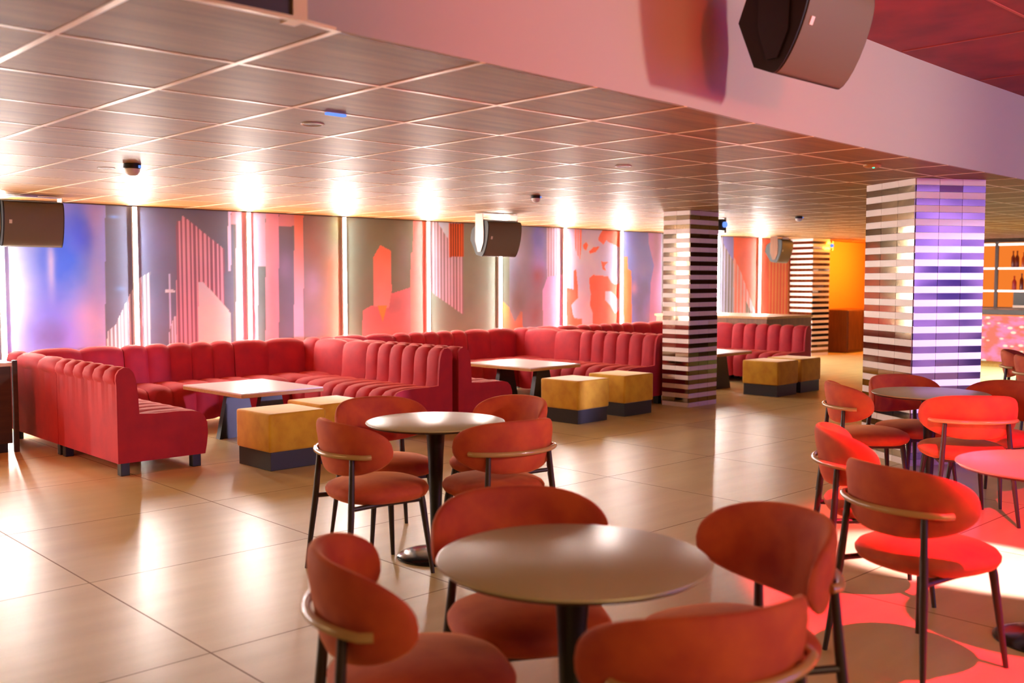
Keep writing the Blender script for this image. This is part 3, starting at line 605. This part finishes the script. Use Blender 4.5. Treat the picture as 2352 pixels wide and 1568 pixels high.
# ------------------------------------------------------------------ striped pillars
def pillar(corner,ang,wl,wr,label,rows=43):
    """corner nearest the camera; right face runs along ang (length wr), left face along ang+90 (length wl)"""
    b=MB(); rh=CZ/rows; b.box((.002,.002,0),(wr-.002,wl-.002,CZ-.001),2)
    rnd=random.Random(int(wl*1000+wr*100))
    faces=[((0,0),(1,0),(0,-1),wr),((0,wl),(0,-1),(-1,0),wl),((wr,0),(0,1),(1,0),wl),((wr,wl),(-1,0),(0,1),wr)]
    for (ox,oy),(dx,dy),(nx,ny),Lf in faces:
        for r in range(rows):
            mirror=r%2==1; tl=.205
            off=0 if r%4<2 else 0; s=-off
            n=max(1,round(Lf/tl)); step=Lf/n
            for k in range(n):
                s0,s1=k*step+.0018,(k+1)*step-.0018; z0,z1=r*rh+.0012,(r+1)*rh-.0012
                if z1>CZ-.002: z1=CZ-.002
                e=[.006]*4
                if mirror:
                    a,c=rnd.uniform(-.0005,.0005),rnd.uniform(-.0004,.0004)
                    e=[.006-a-c,.006+a-c,.006+a+c,.006-a+c]
                P=[]
                for (ss,zz),ee in zip(((s0,z0),(s1,z0),(s1,z1),(s0,z1)),e): P.append((ox+dx*ss+nx*ee,oy+dy*ss+ny*ee,zz))
                Q=[(ox+dx*ss,oy+dy*ss,zz) for ss,zz in ((s0,z0),(s1,z0),(s1,z1),(s0,z1))]
                b.add(P+Q,[(0,1,2,3),(0,4,5,1),(1,5,6,2),(2,6,7,3),(3,7,4,0)],1 if mirror else 0)
    o=b.build('pillar',[M['tilew'],M['mirror'],M['grout']],loc=(corner[0],corner[1],0),rz=R(ang),smooth=0)
    o['kind']='structure'; o['label']=label
pillar((7.80,3.60),-30.4,.68,.63,'big pillar of alternating white and mirror tile rows at right')
pillar((9.52,7.06),.5,.38,.56,'middle striped tile pillar between two booths',43)
pillar((17.75,10.22),-8,.54,.52,'far striped tile pillar at the end of the mural',43)
b=MB()
# ------------------------------------------------------------------ speakers
def speaker_proto():
    t=thing('ceiling_speaker','','speaker',(0,0,0),0,'curved black ceiling speakers')
    W=.275; prof=[(-.02,-.215),(-.17,-.06),(-.17,.06),(-.03,.215),(.075,.215)]
    arc=[(.075+.055*cos(R(a))-.0, .215*sin(R(a))) for a in range(80,-81,-16)]
    poly=prof+arc+[(.075,-.215)]
    f=lambda y,z,h:(y,h,z)
    b=MB(); n=len(poly)
    b.prism(poly,-W,W,tf=lambda x,z,h:(x,h,z)); b.build('cabinet',M['cab'],t,smooth=0)
    b=MB(); arc2=[(.075,.21)]+[(.081+.055*cos(R(a)), .211*sin(R(a))) for a in range(80,-81,-8)]+[(.075,-.21)]
    inn=[(x-.004,z) for x,z in arc2[::-1]]
    b.prism(arc2+inn,-W+.012,W-.012,tf=lambda x,z,h:(x,h,z)); g=b.build('grille',M['grille'],t,smooth=40)
    b=MB(); b.box((.1325,-W+.05,.010),(.140,-W+.075,.045)); b.build('badge',M['white'],t,smooth=0)
    return t
def bracket(t,h,mt):
    """U bracket: two side arms and a top plate reaching the ceiling"""
    b=MB(); W=.281
    for s in (-1,1):
        b.prism([(-.07,h-.012),(.06,h-.012),(.075,.06),(.07,-.06),(.02,-.17),(-.03,-.17),(-.075,-.04)],min(s*W,s*(W+.006)),max(s*W,s*(W+.006)),tf=lambda x,z,hh:(x,hh,z))
    b.box((-.045,-W-.006,h-.018),(.045,W+.006,h-.012)); b.box((-.06,-.06,h-.012),(.06,.06,h))
    b.build('bracket',mt,t,smooth=0)
def tilt_parts(t,ang,names=('cabinet','grille','badge')):
    for c in t.children:
        if c.name.split('.')[0] in names: c.rotation_euler=(0,R(ang),0)
def put_speaker(loc,rz,tilt,h,label,mt):
    t=speaker_proto(); bracket(t,h,mt); tilt_parts(t,tilt); t.location=loc; t.rotation_euler=(0,0,R(rz)); t['label']=label; return t
put_speaker((4.03,2.36,2.60),-90,22,HZ-2.60,'large black speaker with curved grille hung before the grey bulkhead',M['black'])
put_speaker((3.26,10.15,2.03),-90,8,CZ-2.03,'dark speaker at the left edge under the ceiling',M['steel'])
put_speaker((8.26,9.0,2.00),-90,14,CZ-2.0,'dark speaker with pale bracket in the middle of the mural wall',M['steel'])
put_speaker((16.45,10.15,2.03),-80,14,CZ-2.03,'dark speaker beside the far striped pillar',M['brown'])

# ------------------------------------------------------------------ ceiling bits
def dome_cam(loc,label,sc=1.0):
    t=thing('ceiling_camera',label,'camera',loc,0,'dome cameras on the low ceiling')
    b=MB(); b.lathe([(0,0),(.058*sc,0),(.06*sc,-.03*sc),(.055*sc,-.034*sc),(0,-.034*sc)],n=32); b.build('base',M['black'],t)
    b=MB(); b.lathe([(.052*sc,-.0345*sc),(.050*sc,-.055*sc),(.036*sc,-.074*sc),(.018*sc,-.081*sc),(0,-.083*sc),],n=32); b.build('dome',M['white'],t,smooth=70)
    b=MB(); b.box((.02*sc,-.064*sc,-.03*sc),(.036*sc,-.052*sc,-.012*sc)); b.build('indicator',M['blue'],t,smooth=0)
    return t
dome_cam((2.90,6.90,CZ-.0018),'white dome camera on dark base, above the leftmost booth')
dome_cam((6.78,6.84,CZ-.0018),'small dome camera on ceiling above the middle booth',.8)
dome_cam((11.45,6.80,CZ-.0018),'tiny dome camera on ceiling near the far pillar',.8)
def downlight(loc,label):
    t=thing('downlight',label,'light',loc,0,'recessed round downlights in the low ceiling')
    b=MB(); b.lathe([(.046,0),(.060,0),(.060,-.004),(.052,-.007),(.046,-.004),(.046,0)],n=40); b.build('ring',M['white'],t,smooth=60)
    b=MB(); b.lathe([(0,-.001),(.045,-.001),(.045,-.0035),(0,-.0035)],n=32); b.build('lens',M['darkwood'],t,smooth=0)
    return t
downlight((2.84,4.50,CZ),'round downlight ring beside the glowing blue strip on the ceiling')
downlight((2.87,7.28,CZ),'round downlight ring left of the white dome camera')
downlight((5.48,4.65,CZ),'round downlight ring in the middle of the low ceiling')
b=MB(); b.box((-.055,-.012,-.012),(.055,.012,0),bev=.003); o=b.build('ceiling_blue_strip',M['blue'],loc=(2.74,4.135,CZ-.0018),rz=0); tag(o,'short glowing blue strip on the ceiling grid','light')  # small blue emissive bar on the ceiling grid
t=thing('smoke_detector','flat ceiling detector with tiny green light, right of the bulkhead speaker','detector',(6.68,3.40,CZ))
b=MB(); b.lathe([(0,0),(.06,0),(.06,-.012),(.045,-.022),(0,-.022)],n=32); b.build('body',M['oak'],t)
b=MB(); b.lathe([(0,-.0222),(.008,-.0222),(.008,-.028),(0,-.029)],n=12,c=(-.02,-.02,0)); b.build('indicator',M['green'],t)
def stage_light(loc,rz,label):
    t=thing('stage_spotlight',label,'stage light',loc,R(rz),'small stage lights high on the striped pillars')
    b=MB(); b.box((-.115,-.05,-.03),(-.105,.05,.10)); b.box((-.105,-.015,.02),(-.03,.015,.045)); b.build('bracket',M['steel'],t,smooth=0)
    b=MB(); b.box((-.03,-.075,-.06),(.07,.075,.075),bev=.01); b.build('body',M['black'],t,smooth=0)
    b=MB(); b.box((.071,-.06,-.085),(.10,-.045,.09)); b.box((.071,.045,-.085),(.10,.06,.09)); b.box((.071,-.06,.09),(.10,.06,.10)); b.build('yoke',M['steel'],t,smooth=0)
    b=MB(); b.lathe([(0,0),(.035,0),(.035,.03),(0,.03)],n=20); l=b.build('lens',M['blue'],t); l.rotation_euler=(R(90),0,0); l.location=(.02,-.076,.01)
    return t
stage_light((10.205,7.16,2.15),3,'black stage light on the upper right of the middle striped pillar')
stage_light((18.40,10.27,2.16),-8,'black stage light on the upper right of the far striped pillar')

# ------------------------------------------------------------------ side furniture
t=thing('sideboard','dark sideboard with white top at the left edge','cabinet',(2.33,9.80,0))
b=MB(); b.box((-.45,-.55,.08),(.45,.55,.75),bev=.006); b.build('body',M['panel'],t,smooth=0)
b=MB(); b.box((-.46,-.56,.7505),(.46,.56,.785),bev=.004); b.build('top',M['lowtop'],t,smooth=0)
b=MB(); b.box((-.42,-.52,0),(.42,.52,.0795)); b.build('plinth',M['black'],t,smooth=0)
b=MB(); b.box((.4605,-.565,0),(.50,-.525,.80),bev=.004); b.build('corner_post',M['panel'],t,smooth=0)
t=thing('partition','low tan wooden partition behind the farthest booth','partition',(13.78,9.35,0))
b=MB(); b.box((-.66,-1.05,0),(.62,1.05,.90)); b.build('body',M['brown'],t,smooth=0)
b=MB(); b.box((-.68,-1.07,.9005),(.64,1.07,.935),bev=.004); b.build('top',M['oak'],t,smooth=0)
t=thing('cabinet','brown cabinet against the orange wall beyond the pillars','cabinet',(19.55,10.42,0))
b=MB(); b.box((-.62,-.33,.0),(.62,.35,.88),bev=.03); b.build('body',M['brown'],t,smooth=0)
b=MB(); b.box((-.60,-.342,.06),(-.01,-.331,.84),bev=.003); b.build('door',M['brown'],t,smooth=0)
b=MB(); b.box((.01,-.342,.06),(.60,-.331,.84),bev=.003); b.build('door',M['brown'],t,smooth=0)

# ------------------------------------------------------------------ bar
t=thing('bar_counter','bar counter with glowing pink front and dark top','bar',(17.75,6.2,0))
b=MB(); b.box((.03,-2.6,.10),(.60,2.2,.90)); b.build('body',M['panel'],t,smooth=0)
b=MB(); b.box((0,-2.6,.10),(.029,2.2,.90)); b.build('front_panel',M['onyx'],t,smooth=0)
b=MB(); b.box((-.12,-2.65,.9005),(.66,2.25,.99),bev=.006); b.build('counter_top',M['bartop'],t,smooth=0)
b=MB(); b.box((.04,-2.58,0),(.58,2.18,.0995)); b.build('plinth',M['oak'],t,smooth=0)
b=MB(); b.box((-.02,-2.6,.875),(-.001,2.2,.898)); b.build('light_bar',emis('bar_edge_glow',(255,120,70),.9),t,smooth=0)
t=thing('bar_shelving','amber-lit bar shelving with white light bars under each shelf','shelf',(20.5,6.2,0))
b=MB(); b.box((.40,-2.6,.0),(.44,2.2,2.22)); b.build('back_panel',M['panel'],t,smooth=0)
b=MB(); b.box((.385,-2.58,.95),(.399,2.18,2.2)); b.build('lit_back',M['amber'],t,smooth=0)
for z in (1.26,1.70,2.20):
    b=MB(); b.box((.0,-2.6,z),(.384,2.2,z+.025)); s=b.build('shelf',M['oak'],t,smooth=0)
    b=MB(); b.box((-.012,-2.6,z+(-.005 if z<2.1 else -.04)),(-.001,2.2,z+(.03 if z<2.1 else .0))); b.build('light_bar',M['ledbar'],s,smooth=0)
b=MB(); b.box((-.05,-2.6,0),(.384,2.2,.95)); b.build('cupboard',M['panel'],t,smooth=0)
for yy in (-2.6,-1.4,-.2,.64,1.6):
    b=MB(); b.box((-.02,yy-.03,.95),(.02,yy+.03,2.24)); b.build('post',M['panel'],t,smooth=0)
def bottle(h,r,m):
    b=MB(); b.lathe([(0,0),(r,0),(r*1.02,.02*h),(r,.58*h),(r*.75,.68*h),(r*.34,.76*h),(r*.32,.93*h),(r*.40,.935*h),(r*.40,h),(0,h)],n=16); return b.build('bottle',m,smooth=50)
protos=[bottle(.30,.038,M['bot'][0]),bottle(.27,.042,M['bot'][1]),bottle(.33,.036,M['bot'][2]),bottle(.28,.040,M['bot'][3])]
names=['amber','clear','brown','red']; pu=[False]*4
for z,row in ((1.2865,'middle'),(1.7265,'upper')):
    y=5.55
    while y<7.6:
        k=random.randrange(4)
        if pu[k]: o=protos[k].copy(); COL.objects.link(o)
        else: o=protos[k]; pu[k]=True
        o.location=(20.5+.16+random.uniform(-.05,.09),y,z)
        if min(abs(o.location.y-(6.2+p)) for p in (-.2,.64))>0:
            tag(o,f'{names[k]} liquor bottle standing on the {row} shelf of the amber-lit bar','bottle',f'bottles on the {row} bar shelf')
        y+=random.uniform(.085,.13)
g0=None
for i in range(9):
    y=5.9+i*.14
    if g0 is None:
        b=MB(); b.lathe([(0,0),(.03,0),(.038,.12),(.035,.12),(.028,.01),(0,.01)],n=16); g0=b.build('tumbler',M['glass'],smooth=50); o=g0
    else: o=g0.copy(); COL.objects.link(o)
    o.location=(20.55+random.uniform(-.03,.1),y,.9505); tag(o,'glass tumbler in the row behind the bar counter','glass','tumblers behind the bar')
t=thing('coffee_machine','dark squat machine behind the bar counter, next to the pillar','machine',(20.55,7.25,.9505))
b=MB(); b.box((-.12,-.2,0),(.16,.2,.30),bev=.01); b.build('body',M['black'],t,smooth=0)
b=MB(); b.box((-.19,-.18,0),(-.1205,.18,.05),bev=.004); b.build('drip_tray',M['steel'],t,smooth=0)

# ------------------------------------------------------------------ lights
def area(name,loc,target,size,power,col,spread=180,sy=None):
    l=bpy.data.lights.new(name,'AREA'); l.energy=power; l.color=lin(col); l.shape='RECTANGLE' if sy else 'SQUARE'; l.size=size
    if sy: l.size_y=sy
    l.spread=R(spread); o=bpy.data.objects.new(name,l); COL.objects.link(o); o.location=loc
    o.rotation_euler=(Vector(target)-Vector(loc)).to_track_quat('-Z','Y').to_euler(); return o
def spot(name,loc,target,power,col,ang,blend=.3,rad=.05):
    l=bpy.data.lights.new(name,'SPOT'); l.energy=power; l.color=lin(col); l.spot_size=R(ang); l.spot_blend=blend; l.shadow_soft_size=rad
    o=bpy.data.objects.new(name,l); COL.objects.link(o); o.location=loc
    o.rotation_euler=(Vector(target)-Vector(loc)).to_track_quat('-Z','Y').to_euler(); return o
area('fill_light',(2.0,-2.0,2.9),(2.6,0,0),3.0,105,(255,214,150))  # added warm fill behind the camera, not a fixture of the room
area('fill_light_left',(-1.2,6.0,2.25),(1.0,6.0,0),2.0,45,(255,206,140))  # second added fill, brightens the room from the unseen left side
spot('red_spot',(3.8,.95,2.9),(5.2,1.2,0),900,(255,24,70),66,.15,.04)
spot('white_spot',(5.6,-1.6,2.85),(5.35,2.05,0),4200,(250,205,250),13,.35,.04)
spot('red_spot_left',(-1.2,6.8,2.2),(3.0,8.3,.45),170,(255,50,80),34,.6,.08)
spot('red_spot_bulkhead',(1.2,-2.2,2.2),(3.6,2.85,2.7),300,(255,50,36),40,.8,.2)
spot('purple_spot',(10.6,-1.7,1.5),(8.36,3.3,1.15),2100,(205,190,255),18.5,.6,.1)
area('purple_wall_wash',(8.0,-3.2,2.8),(8.0,-5,1.2),3.5,330,(140,120,255),150,.6)
area('amber_wash',(19.6,9.4,2.25),(19.6,10.8,1.4),1.4,90,(255,150,40),170,.3)
area('bar_floor_light',(16.2,5.8,2.25),(16.4,5.9,0),1.6,90,(205,255,240),130)
spot('bulkhead_spot',(5.4,-1.2,2.5),(4.8,2.95,2.65),230,(255,230,214),86,.8,.12)
spot('bulkhead_spot_far',(10.5,-1.2,2.45),(8.2,3.05,2.8),170,(255,222,214),60,.9,.12)
W=bpy.data.worlds.new('world'); SC.world=W; W.use_nodes=True; W.node_tree.nodes['Background'].inputs[0].default_value=(.02,.015,.012,1); W.node_tree.nodes['Background'].inputs[1].default_value=1

# ------------------------------------------------------------------ camera
cd=bpy.data.cameras.new('camera'); cam=bpy.data.objects.new('camera',cd); COL.objects.link(cam)
cd.sensor_width=36; cd.lens=36*2300/2352; cam.location=(0,0,1.5)
th=R(46.6); pt=R(3.55); fw=Vector((cos(th)*cos(pt),sin(th)*cos(pt),-sin(pt)))
cam.rotation_euler=fw.to_track_quat('-Z','Y').to_euler()
cd.dof.use_dof=True; cd.dof.focus_distance=7.0; cd.dof.aperture_fstop=2.2; cd.clip_start=.05
SC.camera=cam
vs=SC.view_settings; vs.view_transform='Standard'; vs.look='None'; vs.gamma=1; vs.use_curve_mapping=False; vs.exposure=0.9
SC.cycles.use_denoising=True
SC.cycles.max_bounces=8; SC.cycles.diffuse_bounces=4; SC.cycles.glossy_bounces=4; SC.cycles.transmission_bounces=4
SC.cycles.sample_clamp_indirect=6.0; SC.cycles.caustics_reflective=False; SC.cycles.caustics_refractive=False
